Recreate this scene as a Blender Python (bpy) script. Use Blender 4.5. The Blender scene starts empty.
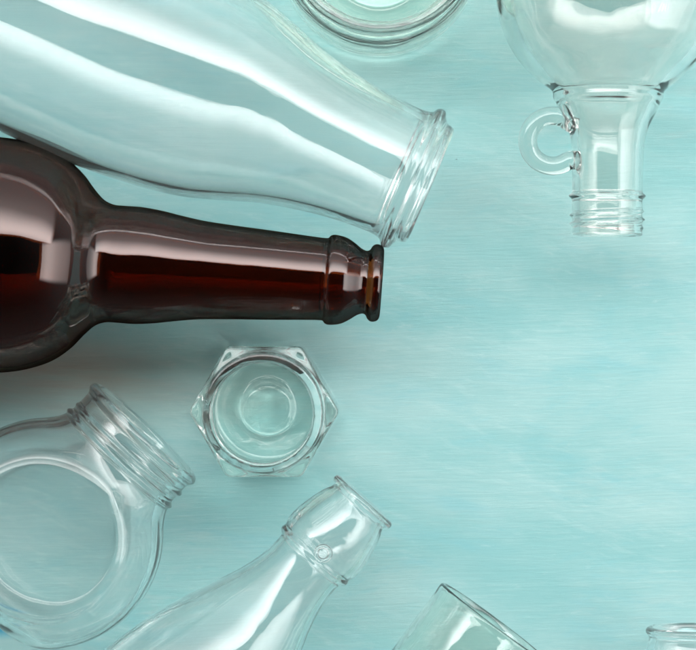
import bpy, math, random
import numpy as np

random.seed(4)
U = 1.0 / 3000.0          # one working unit is a third of a millimetre
D = 2700.0                # camera height in working units
CX, CY = 348.0, 325.0
PI = math.pi

scene = bpy.context.scene
COL = scene.collection

# ------------------------------------------------------------------ materials
def new_mat(name):
    m = bpy.data.materials.new(name)
    m.use_nodes = True
    nt = m.node_tree
    for n in list(nt.nodes):
        nt.nodes.remove(n)
    out = nt.nodes.new('ShaderNodeOutputMaterial')
    bs = nt.nodes.new('ShaderNodeBsdfPrincipled')
    nt.links.new(bs.outputs['BSDF'], out.inputs['Surface'])
    return m, nt, bs

def glass(name, colour, ior=1.5, rough=0.0, bump=0.12, bump_scale=22.0, dust=0.0, haze=0.0):
    m, nt, bs = new_mat(name)
    bs.inputs['Base Color'].default_value = (*colour, 1)
    bs.inputs['Transmission Weight'].default_value = 1.0 - haze
    bs.inputs['IOR'].default_value = ior
    bs.inputs['Roughness'].default_value = rough
    tc = nt.nodes.new('ShaderNodeTexCoord')
    nz = nt.nodes.new('ShaderNodeTexNoise')
    nz.inputs['Scale'].default_value = bump_scale
    nz.inputs['Detail'].default_value = 1.5
    bp = nt.nodes.new('ShaderNodeBump')
    bp.inputs['Strength'].default_value = bump
    bp.inputs['Distance'].default_value = 0.004
    nt.links.new(tc.outputs['Object'], nz.inputs['Vector'])
    nt.links.new(nz.outputs['Fac'], bp.inputs['Height'])
    nt.links.new(bp.outputs['Normal'], bs.inputs['Normal'])
    if dust > 0:
        # faint smears and specks of wear: slightly rougher spots
        n2 = nt.nodes.new('ShaderNodeTexNoise')
        n2.inputs['Scale'].default_value = 420.0
        n2.inputs['Detail'].default_value = 6.0
        n2.inputs['Roughness'].default_value = 0.7
        nt.links.new(tc.outputs['Object'], n2.inputs['Vector'])
        rp = nt.nodes.new('ShaderNodeMapRange')
        rp.inputs['From Min'].default_value = 0.55
        rp.inputs['From Max'].default_value = 0.85
        rp.inputs['To Min'].default_value = rough
        rp.inputs['To Max'].default_value = rough + dust
        nt.links.new(n2.outputs['Fac'], rp.inputs['Value'])
        nt.links.new(rp.outputs['Result'], bs.inputs['Roughness'])
    return m

M_CLEAR = glass('clear_glass', (0.985, 0.992, 0.990), bump=0.10, dust=0.04, haze=0.02)
M_JUG = glass('warm_clear_glass', (0.988, 0.972, 0.955), bump=0.35, bump_scale=45, dust=0.05, haze=0.007)
M_MOULD = glass('moulded_clear_glass', (0.98, 0.988, 0.985), bump=0.10, bump_scale=60, dust=0.03, haze=0.015)
M_GREEN = glass('greenish_glass', (0.975, 0.99, 0.945), bump=0.12, bump_scale=50, haze=0.008)
M_HEX = glass('pale_green_glass', (0.965, 0.99, 0.966), bump=0.15, bump_scale=70, haze=0.008)
def amber_glass():
    m, nt, bs = new_mat('brown_glass')
    nt.nodes.remove(bs)
    out = nt.nodes['Material Output']
    tc = nt.nodes.new('ShaderNodeTexCoord')
    nz = nt.nodes.new('ShaderNodeTexNoise'); nz.inputs['Scale'].default_value = 32; nz.inputs['Detail'].default_value = 2
    bp = nt.nodes.new('ShaderNodeBump'); bp.inputs['Strength'].default_value = 0.14; bp.inputs['Distance'].default_value = 0.004
    nt.links.new(tc.outputs['Object'], nz.inputs['Vector']); nt.links.new(nz.outputs['Fac'], bp.inputs['Height'])
    rf = nt.nodes.new('ShaderNodeBsdfRefraction'); rf.inputs['IOR'].default_value = 1.5; rf.inputs['Roughness'].default_value = 0.0
    rf.inputs['Color'].default_value = (0.475, 0.215, 0.095, 1)
    gl = nt.nodes.new('ShaderNodeBsdfGlossy'); gl.inputs['Roughness'].default_value = 0.03
    gl.inputs['Color'].default_value = (1.0, 0.935, 0.925, 1)
    lw = nt.nodes.new('ShaderNodeLayerWeight'); lw.inputs['Blend'].default_value = 0.5
    pw = nt.nodes.new('ShaderNodeMath'); pw.operation = 'POWER'; pw.inputs[1].default_value = 4.0
    mr = nt.nodes.new('ShaderNodeMapRange'); mr.inputs['To Min'].default_value = 0.052; mr.inputs['To Max'].default_value = 0.075
    mx = nt.nodes.new('ShaderNodeMixShader')
    L = nt.links.new
    gc = nt.nodes.new('ShaderNodeValToRGB')
    gc.color_ramp.elements[0].position = 0.45; gc.color_ramp.elements[0].color = (1.0, 0.935, 0.925, 1)
    gc.color_ramp.elements[1].position = 0.85; gc.color_ramp.elements[1].color = (0.62, 0.36, 0.29, 1)
    L(lw.outputs['Facing'], gc.inputs['Fac']); L(gc.outputs['Color'], gl.inputs['Color'])
    L(lw.outputs['Facing'], pw.inputs[0]); L(pw.outputs[0], mr.inputs['Value']); L(mr.outputs['Result'], mx.inputs['Fac'])
    L(rf.outputs[0], mx.inputs[1]); L(gl.outputs[0], mx.inputs[2]); L(mx.outputs[0], out.inputs['Surface'])
    for n in (rf, gl, lw): L(bp.outputs['Normal'], n.inputs['Normal'])
    return m
M_AMBER = amber_glass()

def table_material():
    m, nt, bs = new_mat('painted_wood')
    N = nt.nodes.new
    L = nt.links.new
    tc = N('ShaderNodeTexCoord')
    rot = N('ShaderNodeMapping')
    rot.inputs['Rotation'].default_value = (0, 0, math.radians(2.5))
    L(tc.outputs['Object'], rot.inputs['Vector'])
    warp = N('ShaderNodeTexNoise'); warp.inputs['Scale'].default_value = 14; warp.inputs['Detail'].default_value = 3
    L(rot.outputs['Vector'], warp.inputs['Vector'])
    wsub = N('ShaderNodeVectorMath'); wsub.operation = 'SUBTRACT'; wsub.inputs[1].default_value = (0.5, 0.5, 0.5)
    L(warp.outputs['Color'], wsub.inputs[0])
    wsc = N('ShaderNodeVectorMath'); wsc.operation = 'MULTIPLY'; wsc.inputs[1].default_value = (0.02, 0.004, 0)
    L(wsub.outputs['Vector'], wsc.inputs[0])
    wadd = N('ShaderNodeVectorMath'); wadd.operation = 'ADD'
    L(rot.outputs['Vector'], wadd.inputs[0]); L(wsc.outputs['Vector'], wadd.inputs[1])

    def noise(sx, sy, detail, rough, src=wadd):
        mp = N('ShaderNodeMapping'); mp.inputs['Scale'].default_value = (sx, sy, 1)
        L(src.outputs['Vector'], mp.inputs['Vector'])
        n = N('ShaderNodeTexNoise'); n.inputs['Scale'].default_value = 1.0
        n.inputs['Detail'].default_value = detail; n.inputs['Roughness'].default_value = rough
        L(mp.outputs['Vector'], n.inputs['Vector'])
        return n.outputs['Fac']

    def rng(v, a, b, c, d, smooth=False):
        r = N('ShaderNodeMapRange')
        if smooth: r.interpolation_type = 'SMOOTHSTEP'
        for k, x in zip(('From Min', 'From Max', 'To Min', 'To Max'), (a, b, c, d)):
            r.inputs[k].default_value = x
        L(v, r.inputs['Value'])
        return r.outputs['Result']

    def mix(fac, a, b):
        x = N('ShaderNodeMix'); x.data_type = 'RGBA'
        if hasattr(fac, 'default_value'): L(fac, x.inputs['Factor'])
        else: x.inputs['Factor'].default_value = fac
        for sock, v in (('A', a), ('B', b)):
            s = [i for i in x.inputs if i.name == sock and i.type == 'RGBA'][0]
            if isinstance(v, tuple): s.default_value = (*v, 1)
            else: L(v, s)
        return [o for o in x.outputs if o.type == 'RGBA'][0]

    # brush strokes laid at slightly different slants
    dia = N('ShaderNodeMapping'); dia.inputs['Rotation'].default_value = (0, 0, math.radians(-4))
    L(wadd.outputs['Vector'], dia.inputs['Vector'])
    blotch = noise(11, 22, 5, 0.6)
    c = mix(rng(blotch, 0.36, 0.66, 0, 1, True), (0.192, 0.415, 0.418), (0.268, 0.465, 0.462))
    broad = noise(7, 75, 5, 0.6)
    c = mix(rng(broad, 0.42, 0.72, 0, 0.30, True), c, (0.32, 0.50, 0.49))
    strokes = noise(55, 900, 7, 0.75, dia)
    area_mask = noise(22, 48, 5, 0.62)
    sm = N('ShaderNodeMath'); sm.operation = 'MULTIPLY'
    L(rng(strokes, 0.48, 0.74, 0, 0.42), sm.inputs[0]); L(rng(area_mask, 0.42, 0.62, 0.12, 1.0, True), sm.inputs[1])
    c = mix(sm.outputs[0], c, (0.40, 0.56, 0.55))
    for ang, sx, sy, lo, hi, amt, colr in ((14, 70, 330, 0.50, 0.70, 0.30, (0.38, 0.56, 0.55)), (-17, 60, 260, 0.52, 0.72, 0.30, (0.165, 0.43, 0.47)),
                                           (5, 26, 150, 0.48, 0.68, 0.30, (0.155, 0.42, 0.47)), (-6, 40, 210, 0.52, 0.70, 0.30, (0.33, 0.45, 0.44))):
        mp = N('ShaderNodeMapping'); mp.inputs['Rotation'].default_value = (0, 0, math.radians(ang))
        mp.inputs['Location'].default_value = (ang * 0.37, ang * 0.11, 0)
        L(wadd.outputs['Vector'], mp.inputs['Vector'])
        f1 = noise(sx, sy, 7, 0.68, mp); g1 = noise(16, 30, 3, 0.5, mp)
        mm = N('ShaderNodeMath'); mm.operation = 'MULTIPLY'
        L(rng(f1, lo, hi, 0, amt * 1.15), mm.inputs[0]); L(rng(g1, 0.44, 0.60, 0, 1, True), mm.inputs[1])
        c = mix(mm.outputs[0], c, colr)
    dab = noise(85, 300, 6, 0.7, dia)
    c = mix(rng(dab, 0.60, 0.74, 0, 0.35), c, (0.42, 0.58, 0.57))
    dab2 = noise(70, 340, 6, 0.7)
    c = mix(rng(dab2, 0.62, 0.76, 0, 0.45), c, (0.12, 0.38, 0.42))
    under = noise(45, 520, 7, 0.78)
    c = mix(rng(under, 0.56, 0.80, 0, 0.28), c, (0.13, 0.34, 0.36))
    # rare dark grain lines where the paint has worn through
    gr = noise(12, 900, 3, 0.6)
    gate = noise(14, 40, 2, 0.5)
    mul = N('ShaderNodeMath'); mul.operation = 'MULTIPLY'
    L(rng(gr, 0.66, 0.74, 0, 1), mul.inputs[0]); L(rng(gate, 0.56, 0.68, 0, 0.55), mul.inputs[1])
    c = mix(mul.outputs[0], c, (0.10, 0.22, 0.23))
    # soft oval spots, also used for the brown bottle's painted shadow
    geo = N('ShaderNodeSeparateXYZ'); L(tc.outputs['Object'], geo.inputs[0])
    def spot(x, y, rx, ry, soft=1.0):
        mp = N('ShaderNodeMapping'); mp.vector_type = 'TEXTURE'
        mp.inputs['Location'].default_value = (x, y, 0)
        mp.inputs['Scale'].default_value = (rx, ry, 1)
        L(wadd.outputs['Vector'], mp.inputs['Vector'])
        g = N('ShaderNodeVectorMath'); g.operation = 'LENGTH'
        L(mp.outputs['Vector'], g.inputs[0])
        return rng(g.outputs['Value'], 1.0, 0.1, 0, soft, True)
    # a bright cyan dab of paint and the brown bottle's grey shadow painted in
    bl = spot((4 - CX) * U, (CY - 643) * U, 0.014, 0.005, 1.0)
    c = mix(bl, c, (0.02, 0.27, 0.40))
    bottle_shade = spot((60 - CX) * U, (CY - 392) * U, 0.085, 0.022, 0.9)
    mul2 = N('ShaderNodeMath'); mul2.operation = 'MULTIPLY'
    L(bottle_shade, mul2.inputs[0]); L(rng(broad, 0.25, 0.55, 0.45, 1.0), mul2.inputs[1])
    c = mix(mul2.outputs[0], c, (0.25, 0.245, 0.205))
    for sx, sy, sr in ((449, 155, 0.0003), (173, 503, 0.0004)):
        c = mix(spot((sx - CX) * U, (CY - sy) * U, sr * 1.6, sr, 0.8), c, (0.07, 0.13, 0.14))
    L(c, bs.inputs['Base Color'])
    bs.inputs['Roughness'].default_value = 0.55
    bs.inputs['Specular IOR Level'].default_value = 0.35
    h = N('ShaderNodeMath'); h.operation = 'ADD'
    L(strokes, h.inputs[0]); L(broad, h.inputs[1])
    bp = N('ShaderNodeBump'); bp.inputs['Strength'].default_value = 0.25; bp.inputs['Distance'].default_value = 0.0006
    L(h.outputs[0], bp.inputs['Height']); L(bp.outputs['Normal'], bs.inputs['Normal'])
    return m

# ------------------------------------------------------------------ helpers
def thing(name, label, cat, loc, rotz=0.0, group=None):
    o = bpy.data.objects.new(name, None)
    o.empty_display_size = 0.01
    COL.objects.link(o)
    o.location = loc
    o.rotation_euler = (0, 0, rotz)
    o['label'] = label
    o['category'] = cat
    if group: o['group'] = group
    return o

def link_mesh(name, verts, faces, mat, parent, normals=None):
    me = bpy.data.meshes.new(name)
    me.from_pydata([tuple(v) for v in verts], [], faces)
    me.polygons.foreach_set('use_smooth', [True] * len(me.polygons))
    me.update()
    if normals is not None:
        me.normals_split_custom_set_from_vertices([tuple(n) for n in normals])
    me.materials.append(mat)
    o = bpy.data.objects.new(name, me)
    COL.objects.link(o)
    if parent: o.parent = parent
    return o

def catmull(pts, step=1.6):
    """pts: (t, r[, 's']) -> dense smooth polyline; 's' marks a sharp corner."""
    P = [np.array(p[:2], float) for p in pts]
    S = [len(p) > 2 for p in pts]
    out = [P[0]]
    for i in range(len(P) - 1):
        p1, p2 = P[i], P[i + 1]
        p0 = P[i - 1] if i > 0 and not S[i] else 2 * p1 - p2
        p3 = P[i + 2] if i + 2 < len(P) and not S[i + 1] else 2 * p2 - p1
        d1 = max(np.linalg.norm(p2 - p1), 1e-6) ** 0.5
        d0 = max(np.linalg.norm(p1 - p0), 1e-6) ** 0.5
        d2 = max(np.linalg.norm(p3 - p2), 1e-6) ** 0.5
        m1 = (p2 - p1) - d1 / (d0 + d1) * ((p2 - p0)) + d1 * (p1 - p0) / d0 * 1.0 if False else d1 * ((p1 - p0) / d0 - (p2 - p0) / (d0 + d1) + (p2 - p1) / d1)
        m2 = d1 * ((p2 - p1) / d1 - (p3 - p1) / (d1 + d2) + (p3 - p2) / d2)
        n = max(2, int(np.linalg.norm(p2 - p1) / step))
        for k in range(1, n + 1):
            u = k / n
            out.append((2*u**3 - 3*u**2 + 1) * p1 + (u**3 - 2*u**2 + u) * m1 + (-2*u**3 + 3*u**2) * p2 + (u**3 - u**2) * m2)
    return np.array(out)

def grid_parts(G, axial, parts, mat, parent):
    """G: rings x segments x 3 grid of one closed glass skin (open mouth, closed ends).
    parts: list of (name, function(axial_mean, ring_index) -> bool); every face goes to the first that accepts it."""
    nj, ni, _ = G.shape
    dj = np.zeros_like(G)
    dj[1:-1] = G[2:] - G[:-2]; dj[0] = G[1] - G[0]; dj[-1] = G[-1] - G[-2]
    di = np.roll(G, -1, 1) - np.roll(G, 1, 1)
    nrm = np.cross(di, dj)
    nrm /= np.maximum(np.linalg.norm(nrm, axis=2, keepdims=True), 1e-12)
    # poles: take the axis direction
    for e in (0, -1):
        m = nrm[e].mean(0); nrm[e] = m / max(np.linalg.norm(m), 1e-9)
    # orientation: signed volume of the closed grid
    a = G[:-1]; b = np.roll(G, -1, 1)[:-1]; c = np.roll(G, -1, 1)[1:]; d = G[1:]
    vol = (np.cross(a, b) * c).sum() + (np.cross(a, c) * d).sum()
    flip = vol < 0
    t1 = np.cross(b - a, d - a).reshape(-1, 3); nn = nrm[:-1].reshape(-1, 3)
    agree = (t1 * nn).sum() > 0
    if agree == flip: nrm = -nrm
    which = []
    for j in range(nj - 1):
        am = 0.5 * (axial[j] + axial[j + 1])
        for k, (nm, fn) in enumerate(parts):
            if fn(am, j):
                which.append(k); break
    res = []
    for k, (nm, fn) in enumerate(parts):
        rows = [j for j in range(nj - 1) if which[j] == k]
        if not rows: continue
        need = sorted(set(rows) | set(r + 1 for r in rows))
        idx = {r: q * ni for q, r in enumerate(need)}
        V = np.concatenate([G[r] for r in need]); Nn = np.concatenate([nrm[r] for r in need])
        F = []
        for j in rows:
            A, B = idx[j], idx[j + 1]
            for i in range(ni):
                i2 = (i + 1) % ni
                f = (A + i, A + i2, B + i2, B + i)
                F.append(f[::-1] if flip else f)
        if 0 in rows:
            f = tuple(idx[0] + i for i in range(ni))[::-1]
            F.append(f[::-1] if flip else f)
        if nj - 2 in rows:
            f = tuple(idx[nj - 1] + i for i in range(ni))
            F.append(f[::-1] if flip else f)
        res.append(link_mesh(nm, V, F, mat, parent, Nn))
    return res

def lathe(outer, inner, mat, parent, parts, scale, z0=0.0, stand=False, segs=160, thread=None, step=1.6):
    """outer: base centre -> lip; inner: lip -> inside base centre. thread(axial, angle) adds to the outer radius."""
    o = catmull(outer, step); i_ = catmull(inner, step)
    no = len(o)
    prof = np.concatenate([o, i_[1:] if np.allclose(o[-1], i_[0]) else i_])
    prof[:, 1] = np.maximum(prof[:, 1], 0.3)
    th = np.linspace(0, 2 * PI, segs, endpoint=False)
    R = np.repeat(prof[:, 1][:, None], segs, 1)
    if thread is not None:
        T, A = np.meshgrid(prof[:no, 0], th, indexing='ij')
        R[:no] += thread(T, A)
    a = np.repeat(prof[:, 0][:, None], segs, 1)
    u = R * np.cos(th); v = R * np.sin(th)
    G = np.stack([u, v, a], 2) if stand else np.stack([a, u, v + z0], 2)
    return grid_parts(G * scale, prof[:, 0], parts, mat, parent)

def smax(a, b, k):
    h = np.maximum(k - np.abs(a - b), 0) / k
    return np.maximum(a, b) + h * h * k * 0.25
def smin(a, b, k): return -smax(-a, -b, k)

def cast(F, o, al, th, rmax):
    """distance along rays (rings x segs) from axis points o at polar angle al where F(a,u,v) turns positive"""
    ca = np.cos(al)[:, None]; sa = np.sin(al)[:, None]
    O = o[:, None]
    lo = np.zeros((len(o), len(th))); hi = np.full_like(lo, rmax)
    # march outward to the first exit
    n = 60
    found = np.zeros_like(lo, bool)
    for k in range(1, n + 1):
        s = rmax * k / n
        f = F(O + ca * s, sa * s * np.cos(th), sa * s * np.sin(th))
        new = (~found) & (f > 0)
        hi[new] = s; lo[new] = rmax * (k - 1) / n
        found |= new
    for _ in range(26):
        m = 0.5 * (lo + hi)
        f = F(O + ca * m, sa * m * np.cos(th), sa * m * np.sin(th))
        lo = np.where(f > 0, lo, m); hi = np.where(f > 0, m, hi)
    s = 0.5 * (lo + hi)
    return O + ca * s, sa * s * np.cos(th), sa * s * np.sin(th)

def implicit_bottle(Fo, Fi, a_c, a_top, a_shoulder, r_lip_o, r_lip_i, mat, parent, parts, scale, z0=0.0, stand=False,
                    segs=256, nb=120, nn=90, inner_c=None, rmax=200, lip_h=2.0):
    th = np.linspace(0, 2 * PI, segs, endpoint=False)
    def rings(F, ac, top):
        # polar sweep round the body, then slide up the neck
        al = np.concatenate([np.linspace(PI - 0.004, PI * 0.5, nb), np.full(nn, PI * 0.5)])
        tail = np.linspace(0, 1, nn + 1)[1:]
        o = np.concatenate([np.full(nb, ac), ac + (top - ac) * tail])
        return cast(F, o, al, th, rmax)
    ao, uo, vo = rings(Fo, a_c, a_top - lip_h)
    ai, ui, vi = rings(Fi, a_c if inner_c is None else inner_c, a_top - lip_h)
    ph = np.linspace(0, PI, 10)[1:-1]
    rm = 0.5 * (r_lip_o + r_lip_i); rw = 0.5 * (r_lip_o - r_lip_i)
    lr = rm + rw * np.cos(ph); la = a_top - lip_h + lip_h * np.sin(ph)
    LA = np.repeat(la[:, None], segs, 1); LU = lr[:, None] * np.cos(th); LV = lr[:, None] * np.sin(th)
    A = np.concatenate([ao, LA, ai[::-1]]); Uu = np.concatenate([uo, LU, ui[::-1]]); V = np.concatenate([vo, LV, vi[::-1]])
    G = np.stack([Uu, V, A], 2) if stand else np.stack([A, Uu, V + z0], 2)
    return grid_parts(G * scale, A.mean(1), parts, mat, parent)

def lie(px, py, R, lift=0.4):
    """scale factor and location of a thing lying with its axis R (as seen) above the board"""
    k = 1.0 / (1.0 + R / D)
    return k, ((px - CX) * k * U, (CY - py) * k * U, lift * U)

def bump(x, w): return np.exp(-(x / w) ** 2)
def helix(t, a, t0, t1, pitch, w, h):
    """a raised screw thread between t0 and t1"""
    out = 0
    for n in range(-3, 8):
        c = t0 + pitch * (n + a / (2 * PI))
        g = bump(t - c, w)
        fade = 1 / (1 + np.exp(-(c - t0) * 2.0)) * 1 / (1 + np.exp((c - t1) * 2.0))
        out = out + g * fade
    return h * out

def tube(name, pts, radii, mat, parent, segs=28):
    P = np.array(pts, float); n = len(P)
    T = np.zeros_like(P); T[1:-1] = P[2:] - P[:-2]; T[0] = P[1] - P[0]; T[-1] = P[-1] - P[-2]
    T /= np.linalg.norm(T, axis=1, keepdims=True)
    up = np.array([0, 0, 1.0]); S = np.cross(T, up); S /= np.linalg.norm(S, axis=1, keepdims=True)
    W = np.cross(S, T)
    V, F = [], []
    for j in range(n):
        for i in range(segs):
            q = 2 * PI * i / segs
            V.append(P[j] + radii[j] * (S[j] * math.cos(q) + W[j] * math.sin(q)))
    for j in range(n - 1):
        for i in range(segs):
            F.append((j*segs+i, (j+1)*segs+i, (j+1)*segs+(i+1) % segs, j*segs+(i+1) % segs))
    F.append(tuple(range(segs))); F.append(tuple((n-1)*segs+i for i in range(segs))[::-1])
    import bmesh
    o = link_mesh(name, V, F, mat, parent)
    bm = bmesh.new(); bm.from_mesh(o.data); bmesh.ops.recalc_face_normals(bm, faces=bm.faces); bm.to_mesh(o.data); bm.free()
    return o

# ------------------------------------------------------------------ board
def build_board():
    import bmesh
    bm = bmesh.new()
    bmesh.ops.create_cube(bm, size=1.0)
    for v in bm.verts:
        v.co.x *= 1.3; v.co.y *= 1.0; v.co.z = v.co.z * 0.022 - 0.011
    bmesh.ops.bevel(bm, geom=bm.edges[:], offset=0.002, segments=3, affect='EDGES')
    me = bpy.data.meshes.new('tabletop'); bm.to_mesh(me); bm.free()
    me.materials.append(table_material())
    o = bpy.data.objects.new('tabletop', me); COL.objects.link(o)
    o['kind'] = 'structure'
build_board()

# ------------------------------------------------------------------ wide-mouth bottle, upper left
k, loc = lie(431, 186, 121)
b = thing('milk_bottle', 'large clear glass milk bottle with a wide ringed mouth lying above the brown bottle', 'bottle', loc, math.radians(-23.0))
outer = [(-560, 0.3), (-560, 96, 's'), (-556, 108), (-545, 114), (-480, 117), (-400, 119), (-340, 120), (-300, 118), (-262, 114), (-225, 107),
         (-190, 96), (-155, 84), (-120, 75.5), (-85, 69.5), (-55, 67), (-34, 67), (-27, 69), (-24, 73), (-19.5, 75), (-15, 73.5), (-12.5, 68), (-10, 64.5),
         (-7, 63), (-4, 62.5), (-1.2, 61), (0, 58.5)]
inner = [(0, 58.5), (-1.2, 55.5), (-5, 54), (-14, 54.5), (-30, 57), (-55, 59), (-85, 61.5), (-120, 67), (-155, 75.5), (-190, 87), (-225, 98),
         (-262, 105.5), (-300, 110), (-340, 112), (-400, 111), (-480, 109), (-530, 105), (-544, 94), (-548, 60), (-546, 0.3)]
lathe(outer, inner, M_CLEAR, b, [('lip', lambda a, j: a > -31), ('neck', lambda a, j: a > -150), ('body', lambda a, j: True)], k*U, 121, segs=200)

# ------------------------------------------------------------------ brown bottle
k, loc = lie(382, 283.5, 118)
b = thing('beer_bottle', 'dark brown glass bottle with a round bulging shoulder lying between the clear bottles', 'bottle', loc, math.radians(-4.2))
sc_x = -387
outer = [(-760, 0.3), (-760, 100, 's'), (-757, 110), (-745, 117), (-600, 118), (-470, 118), (-396, 118), (-370, 116.3), (-345, 110.5), (-323, 101), (-306, 87.5),
         (-293, 72.5), (-283, 63), (-273, 59), (-262, 58.6), (-245, 58.6), (-225, 56.5), (-205, 53), (-182, 49.5), (-150, 47), (-110, 44.5),
         (-75, 42), (-60, 41.2), (-56.5, 41.5), (-55, 43.5), (-52, 45), (-46, 44.8), (-38, 43), (-30, 38.5), (-22, 33), (-17, 31.5), (-14, 33), (-12.5, 36),
         (-9.5, 38.5), (-6, 38.8), (-2.5, 37.5), (-0.6, 35), (0, 31)]
inner = [(0, 31), (-0.8, 28), (-4, 26.5), (-20, 26), (-50, 31), (-80, 35.5), (-150, 40.5), (-200, 46), (-225, 50), (-245, 52.3), (-262, 52.3), (-274, 53), (-284, 57.5), (-296, 69),
         (-310, 84), (-327, 96.5), (-350, 106), (-375, 110.5), (-400, 111), (-470, 111), (-700, 110), (-742, 98), (-744, 60), (-735, 0.3)]
lathe(outer, inner, M_AMBER, b, [('lip', lambda a, j: a > -57.5), ('neck', lambda a, j: a > -276), ('body', lambda a, j: True)], k*U, 118, segs=200)

# ------------------------------------------------------------------ swing-top bottle, bottom
k, loc = lie(365.5, 498.5, 98)
b = thing('swing_top_bottle', 'clear swing top bottle without its stopper, a small round boss on its swollen neck', 'bottle', loc, math.radians(48.0))
outer = [(-620, 0.3), (-620, 78, 's'), (-616, 90), (-604, 96), (-480, 98), (-370, 98), (-320, 96.5), (-280, 92.5), (-235, 83), (-195, 70), (-160, 56), (-135, 46.5), (-112, 40.5), (-95, 38.5),
         (-86, 38.2), (-82, 39), (-79.5, 42), (-76, 43.6), (-72.5, 42.5), (-70.5, 42.8), (-66, 44.5), (-52, 44.4), (-36, 41.5), (-20, 37), (-12.5, 33.5), (-10.5, 33.2), (-9, 34), (-7.8, 36.3),
         (-5.5, 37.6), (-3, 37.6), (-0.9, 36), (0, 33)]
inner = [(0, 33), (-0.6, 29.5), (-3, 27.5), (-12, 27), (-25, 30.5), (-45, 35), (-62, 36.5), (-75, 34), (-90, 32), (-112, 34), (-135, 39.5), (-160, 48.5), (-195, 62.5),
         (-235, 76), (-280, 86), (-320, 90), (-370, 91.5), (-480, 91), (-590, 88), (-604, 76), (-606, 50), (-600, 0.3)]
lathe(outer, inner, M_CLEAR, b, [('lip', lambda a, j: a > -9.2), ('neck', lambda a, j: a > -86), ('body', lambda a, j: True)], k*U, 98, segs=200)
# the round boss that seats the wire, as a small moulded ring
cx, cy, cz = -66, -3, 98 + 43.6
pts = [(cx + 7 * math.cos(q), cy + 7 * math.sin(q), cz + 0.6 - 0.5 * (7 * math.sin(q) + cy) ** 2 / 44.5) for q in np.linspace(0, 2 * PI, 49)]
ring = tube('wire_boss', [tuple(np.array(p) * k * U) for p in pts], [2.2 * k * U] * 49, M_CLEAR, b, 16)

# ------------------------------------------------------------------ screw-neck jar with flat round faces, lower left
R = 78
k, loc = lie(48, 533, R, 2.0)
b = thing('screw_top_jar', 'clear squat jar with round flat sides and a wide threaded neck', 'jar', loc, math.radians(46.3))
def body_disc(a, u, v, off):
    rho = np.sqrt(a * a + u * u + 1e-9)
    z = np.abs(v)
    f = smax(rho - (118 - off), z - (R - off), 10)
    f = smax(f, (rho * 0.80 + z * 0.60) - (0.80 * 82 + 0.60 * R - off * 1.0), 5)
    f = smax(f, (rho * 0.975 + z * 0.22) - (118.5 - off), 16)
    f = smax(f, -a - (97 - off), 14)
    return f
def jar_o(a, u, v):
    r = np.sqrt(u * u + v * v)
    th = np.arctan2(v, u) % (2 * PI)
    rn = 67.5 + helix(a, th, 114, 123, 11, 2.4, 2.8) + 3.6 * bump(a - 104, 2.6) + 4.0 * bump(a - 137, 4.5)
    neck = np.maximum(r - rn, 40 - a)
    return smin(body_disc(a, u, v, 0), neck, 16)
def jar_i(a, u, v):
    r = np.sqrt(u * u + v * v)
    neck = np.maximum(r - 60, 40 - a)
    return smin(body_disc(a, u, v, 9), neck, 16)
implicit_bottle(jar_o, jar_i, 0, 143, 95, 71.0, 59, M_MOULD, b,
                [('screw_neck', lambda a, j: a > 99), ('body', lambda a, j: True)], k*U, R, segs=320, nb=200, nn=170, lip_h=5.0)

# ------------------------------------------------------------------ jug with finger loop, upper right
R = 100
k, loc = lie(609, -8, R)
b = thing('jug_bottle', 'clear round bodied jug bottle with a small finger loop beside its threaded neck', 'bottle', loc, math.radians(-90.5))
def jug_body(a, u, v, off):
    return (np.sqrt(a * a + u * u + (v * 113.0 / R) ** 2) - 113.0) * (0.86) + off
def jug_o(a, u, v):
    r = np.sqrt(u * u + v * v)
    th = np.arctan2(v, u) % (2 * PI)
    x = a - 104
    rn = 35.0 + 18.5 / (1 + np.exp((x - 22) / 9.0)) + 2.0 * bump(x - 2, 4.5)
    rn = rn + 3.6 * bump(a - 204, 2.4) + helix(a, th, 219, 236, 8.5, 1.7, 3.0) + 0.012 * np.maximum(200 - a, 0)
    neck = np.maximum(r - rn, 60 - a)
    return smin(jug_body(a, u, v, 0), neck, 6)
def jug_i(a, u, v):
    r = np.sqrt(u * u + v * v)
    rn = 28.0 + 15.0 / (1 + np.exp((a - 123) / 10.0))
    neck = np.maximum(r - rn, 50 - a)
    return smin(jug_body(a, u, v, 12), neck, 26)
implicit_bottle(jug_o, jug_i, 0, 244, 100, 35.6, 28.5, M_JUG, b,
                [('screw_neck', lambda a, j: a > 197), ('neck', lambda a, j: a > 96), ('body', lambda a, j: True)], k*U, R, segs=256, nb=200, nn=240)
hp = []
cxh, cyh = 149.5, -56.0     # along the axis, sideways (local)
for q in np.linspace(math.radians(28), math.radians(352), 60):
    # ring in the axis/side plane, opening towards the neck
    hp.append((cxh - 24.5 * math.sin(q - PI / 2 + PI / 2) * 1.0, 0, 0))
hp = []
for q in np.linspace(-2.35, 2.25, 70):
    hp.append((149.5 + 25 * math.sin(q), -55 - 25 * math.cos(q), R))
hp[0:0] = [(hp[0][0] + 1.5, hp[0][1] + 7, R)]
hp.append((hp[-1][0] - 0.5, hp[-1][1] + 8, R))
tube('handle', [tuple(np.array(p) * k * U) for p in hp], [9.4 * k * U for q in range(len(hp))], M_JUG, b, 32)

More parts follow.
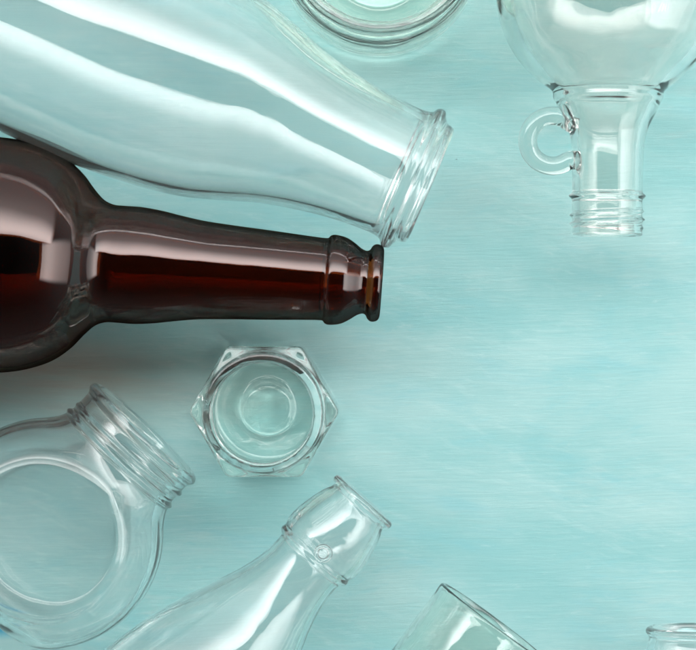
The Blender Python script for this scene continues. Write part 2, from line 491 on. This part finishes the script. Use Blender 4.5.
# ------------------------------------------------------------------ standing hexagonal jar
def stand_loc(px, py): return ((px - CX) * U, (CY - py) * U, 0.0)
b = thing('hexagonal_jar', 'small six sided glass jar standing open below the neck of the brown bottle', 'jar', stand_loc(268.5, 407.0), 0)
HX = [(math.cos(math.radians(30 + 60 * q)), math.sin(math.radians(30 + 60 * q))) for q in range(6)]
def hexd(u, v, kk):
    f = None
    for c, s in HX:
        d = c * u + s * v
        f = d if f is None else smax(f, d, kk)
    return f
def hex_o(a, u, v):
    r = np.sqrt(u * u + v * v)
    w = 62.0
    f = hexd(u, v, 4.5) - w
    f = smax(f, 3 - a + 0.0 * r, 5)                                   # underside
    f = smax(f, (a - 146) , 5)                                    # flat shoulder
    rn = 54.5 + 2.6 * bump(a - 179, 3.0) + 1.6 * bump(a - 163, 2.5)
    return smin(f, np.maximum(r - rn, 90 - a), 8)
def hex_i(a, u, v):
    r = np.sqrt(u * u + v * v)
    f = hexd(u, v, 26) - 56.5
    f = smax(f, r - 57.5, 8)
    punt = 6.0 * (1 / (1 + np.exp((r - 25) / 1.8)))
    f = smax(f, (13 + punt) - a, 9)
    f = smax(f, a - 138, 14)
    f = smax(f, 0.55 * r + 0.83 * a - 0.55 * 60 - 0.83 * 136, 10)
    return smin(f, np.maximum(r - 46.5, 90 - a), 10)
implicit_bottle(hex_o, hex_i, 70, 183, 100, 55.9, 46.5, M_HEX, b,
                [('rim', lambda a, j: a > 153), ('body', lambda a, j: True)], U, 0, True, segs=300, nb=190, nn=130, rmax=170)

# ------------------------------------------------------------------ standing round jar, top edge
b = thing('round_jar', 'round jar of greenish glass standing open at the top, seen down into its mouth', 'jar', stand_loc(379, -40), 0)
outer = [(2, 0.3), (2, 50), (0, 66), (0, 76), (3, 84), (10, 90), (22, 92.5), (60, 92.5), (88, 92), (97, 89), (101, 84.5), (106, 83), (140, 83), (146, 84.5), (149, 86.5), (152, 86), (154, 82.5)]
inner = [(154, 82.5), (153, 77.5), (147, 74), (108, 74), (98, 79), (90, 82), (60, 84), (26, 83), (14, 74), (11, 60), (12, 46), (17, 40), (19, 30), (19, 0.3)]
lathe(outer, inner, M_GREEN, b, [('rim', lambda a, j: a > 101), ('body', lambda a, j: True)], U * 1.07, 0, True, segs=240,
      thread=lambda t, a: helix(t, a, 112, 134, 10, 2.0, 3.4))

# ------------------------------------------------------------------ straight glass, bottom edge
k, loc = lie(496, 622, 67)
b = thing('drinking_glass', 'straight sided glass with thin green edges lying tilted, its corner rising from the bottom edge', 'glass', loc, math.radians(-147 + 180 - 180 + 21 + 0))
b.rotation_euler.z = math.radians(180 + 53.5)
outer = [(420, 0.3), (420, 60), (417, 70), (408, 75.5), (390, 76), (60, 76), (12, 76), (5, 76.3), (1.5, 75.8), (0, 73.5)]
outer = [(t, r) for t, r in outer]
inner = [(0, 73.5), (1.2, 71), (5, 70), (12, 70), (60, 70), (380, 70), (396, 66), (402, 50), (404, 0.3)]
lathe(outer, inner, M_HEX, b, [('rim', lambda a, j: a < 8), ('body', lambda a, j: True)], k*U*67/76, 76, segs=180)

# ------------------------------------------------------------------ small vessel, bottom right corner
k, loc = lie(692, 627, 46)
b = thing('glass_vial', 'small clear glass jar lying in the bottom right corner with its rim in view', 'jar', loc, math.radians(-90))
outer = [(210, 0.3), (210, 36), (207, 43), (200, 46), (40, 46), (22, 45.5), (14, 43.5), (10, 43), (8, 44), (5.5, 46), (2.5, 46), (0.5, 44), (0, 41)]
inner = [(0, 41), (0.6, 38.5), (4, 37), (14, 36.5), (26, 39), (45, 40), (190, 40), (198, 34), (200, 0.3)]
lathe(outer, inner, M_CLEAR, b, [('rim', lambda a, j: a < 10), ('body', lambda a, j: True)], k*U, 46, segs=140)

# ------------------------------------------------------------------ light
AX = 1
SIDE_SHIFT = 0.12
def area(name, a, b_, half_w, radiance, colour, centre_shift, grad=((0, 1), (1, 0.2)), soft=0.16):
    """a window-like lamp spanning from point a (high, near) to b_ (low, far)"""
    from mathutils import Vector, Matrix
    a = Vector(a); b_ = Vector(b_)
    c = (a + b_) / 2
    yv = (b_ - a); h = yv.length; yv.normalize()
    z = c.normalized()                    # lamps shine along -Z, towards the origin
    z = (z - yv * z.dot(yv)).normalized()
    x = yv.cross(z)
    l = bpy.data.lights.new(name, 'AREA'); l.shape = 'RECTANGLE'
    l.size = half_w * 2; l.size_y = h
    l.energy = radiance * PI * (half_w * 2) * h
    # daylight through the window is strongest at its near edge and fades outwards
    l.use_nodes = True
    nt = l.node_tree
    em = nt.nodes['Emission']
    g = nt.nodes.new('ShaderNodeNewGeometry'); sp = nt.nodes.new('ShaderNodeSeparateXYZ')
    nt.links.new(g.outputs['Parametric'], sp.inputs[0])
    rp = nt.nodes.new('ShaderNodeValToRGB')
    rp.color_ramp.interpolation = 'B_SPLINE'
    for e, (p, v) in zip(rp.color_ramp.elements, ((0.0, grad[0][1]), (1.0, grad[-1][1]))):
        e.position = p; e.color = (v, v, v, 1)
    for p, v in grad[1:-1]:
        e = rp.color_ramp.elements.new(p); e.color = (v, v, v, 1)
    nt.links.new(sp.outputs[AX], rp.inputs['Fac'])
    # soft ends: brightness fades out towards both sides
    xr = nt.nodes.new('ShaderNodeValToRGB'); xr.color_ramp.interpolation = 'EASE'
    for e, (p, v) in zip(xr.color_ramp.elements, ((0.0, 0.0), (1.0, 0.0))):
        e.position = p; e.color = (v, v, v, 1)
    for p in (soft, 1 - soft):
        e = xr.color_ramp.elements.new(p); e.color = (1, 1, 1, 1)
    nt.links.new(sp.outputs[0], xr.inputs['Fac'])
    mx = nt.nodes.new('ShaderNodeVectorMath'); mx.operation = 'MULTIPLY'
    nt.links.new(rp.outputs['Color'], mx.inputs[0]); nt.links.new(xr.outputs['Color'], mx.inputs[1])
    nt.links.new(mx.outputs[0], em.inputs['Color'])
    l.color = colour
    o = bpy.data.objects.new(name, l); COL.objects.link(o)
    m = Matrix((x, yv, z)).transposed().to_4x4()
    o.matrix_world = Matrix.Translation(c + x * centre_shift) @ m
    return o
area('window_lamp', (0, 0.42, 1.20), (0, 1.55, 0.35), 1.75, 10.8, (1.0, 0.985, 0.975), 0.25, ((0, 0.5), (0.07, 1.0), (0.24, 0.6), (0.42, 0.10), (1, 0.03)))
area('side_lamp', (0.86, 0, 1.02), (1.45, 0, 0.10), 0.5, 6.6, (1.0, 0.985, 0.97), SIDE_SHIFT, ((0, 0.5), (0.2, 1.0), (0.5, 0.6), (1, 0.1)))

w = bpy.data.worlds.new('World'); scene.world = w
w.use_nodes = True
bg = w.node_tree.nodes['Background']
wn = w.node_tree
wtc = wn.nodes.new('ShaderNodeTexCoord'); wsp = wn.nodes.new('ShaderNodeSeparateXYZ')
wn.links.new(wtc.outputs['Generated'], wsp.inputs[0])
wr = wn.nodes.new('ShaderNodeValToRGB')          # a room: pale walls low down, dim overhead
wr.color_ramp.elements[0].position = 0.0; wr.color_ramp.elements[0].color = (1.15, 1.15, 1.15, 1)
wr.color_ramp.elements[1].position = 0.93; wr.color_ramp.elements[1].color = (0.06, 0.055, 0.05, 1)
e = wr.color_ramp.elements.new(0.55); e.color = (0.36, 0.36, 0.36, 1)
wn.links.new(wsp.outputs['Z'], wr.inputs['Fac'])
wy = wn.nodes.new('ShaderNodeMapRange')          # the wall away from the window is dimmer
wy.inputs['From Min'].default_value = -0.7; wy.inputs['From Max'].default_value = 0.7
wy.inputs['To Min'].default_value = 0.28; wy.inputs['To Max'].default_value = 1.35
wn.links.new(wsp.outputs['Y'], wy.inputs['Value'])
wm = wn.nodes.new('ShaderNodeVectorMath'); wm.operation = 'SCALE'
wn.links.new(wr.outputs['Color'], wm.inputs[0]); wn.links.new(wy.outputs['Result'], wm.inputs['Scale'])
wn.links.new(wm.outputs[0], bg.inputs['Color'])
bg.inputs['Strength'].default_value = 0.5

# ------------------------------------------------------------------ camera
cd = bpy.data.cameras.new('camera'); cam = bpy.data.objects.new('camera', cd); COL.objects.link(cam)
cam.location = (0, 0, D * U)
cd.sensor_fit = 'HORIZONTAL'; cd.sensor_width = 36
cd.lens = 36 * D / 696.0
cd.clip_start = 0.01; cd.clip_end = 50
cd.dof.use_dof = True
cd.dof.focus_distance = (D - 60) * U
cd.dof.aperture_fstop = 18
scene.camera = cam

# ------------------------------------------------------------------ render settings
c = scene.cycles
c.caustics_refractive = True; c.caustics_reflective = True
c.blur_glossy = 0.05
c.max_bounces = 24; c.transmission_bounces = 20; c.glossy_bounces = 8; c.diffuse_bounces = 3; c.transparent_max_bounces = 8
c.sample_clamp_indirect = 80
c.use_denoising = True
scene.view_settings.view_transform = 'Standard'
scene.view_settings.look = 'None'
scene.view_settings.gamma = 1
scene.view_settings.exposure = 0
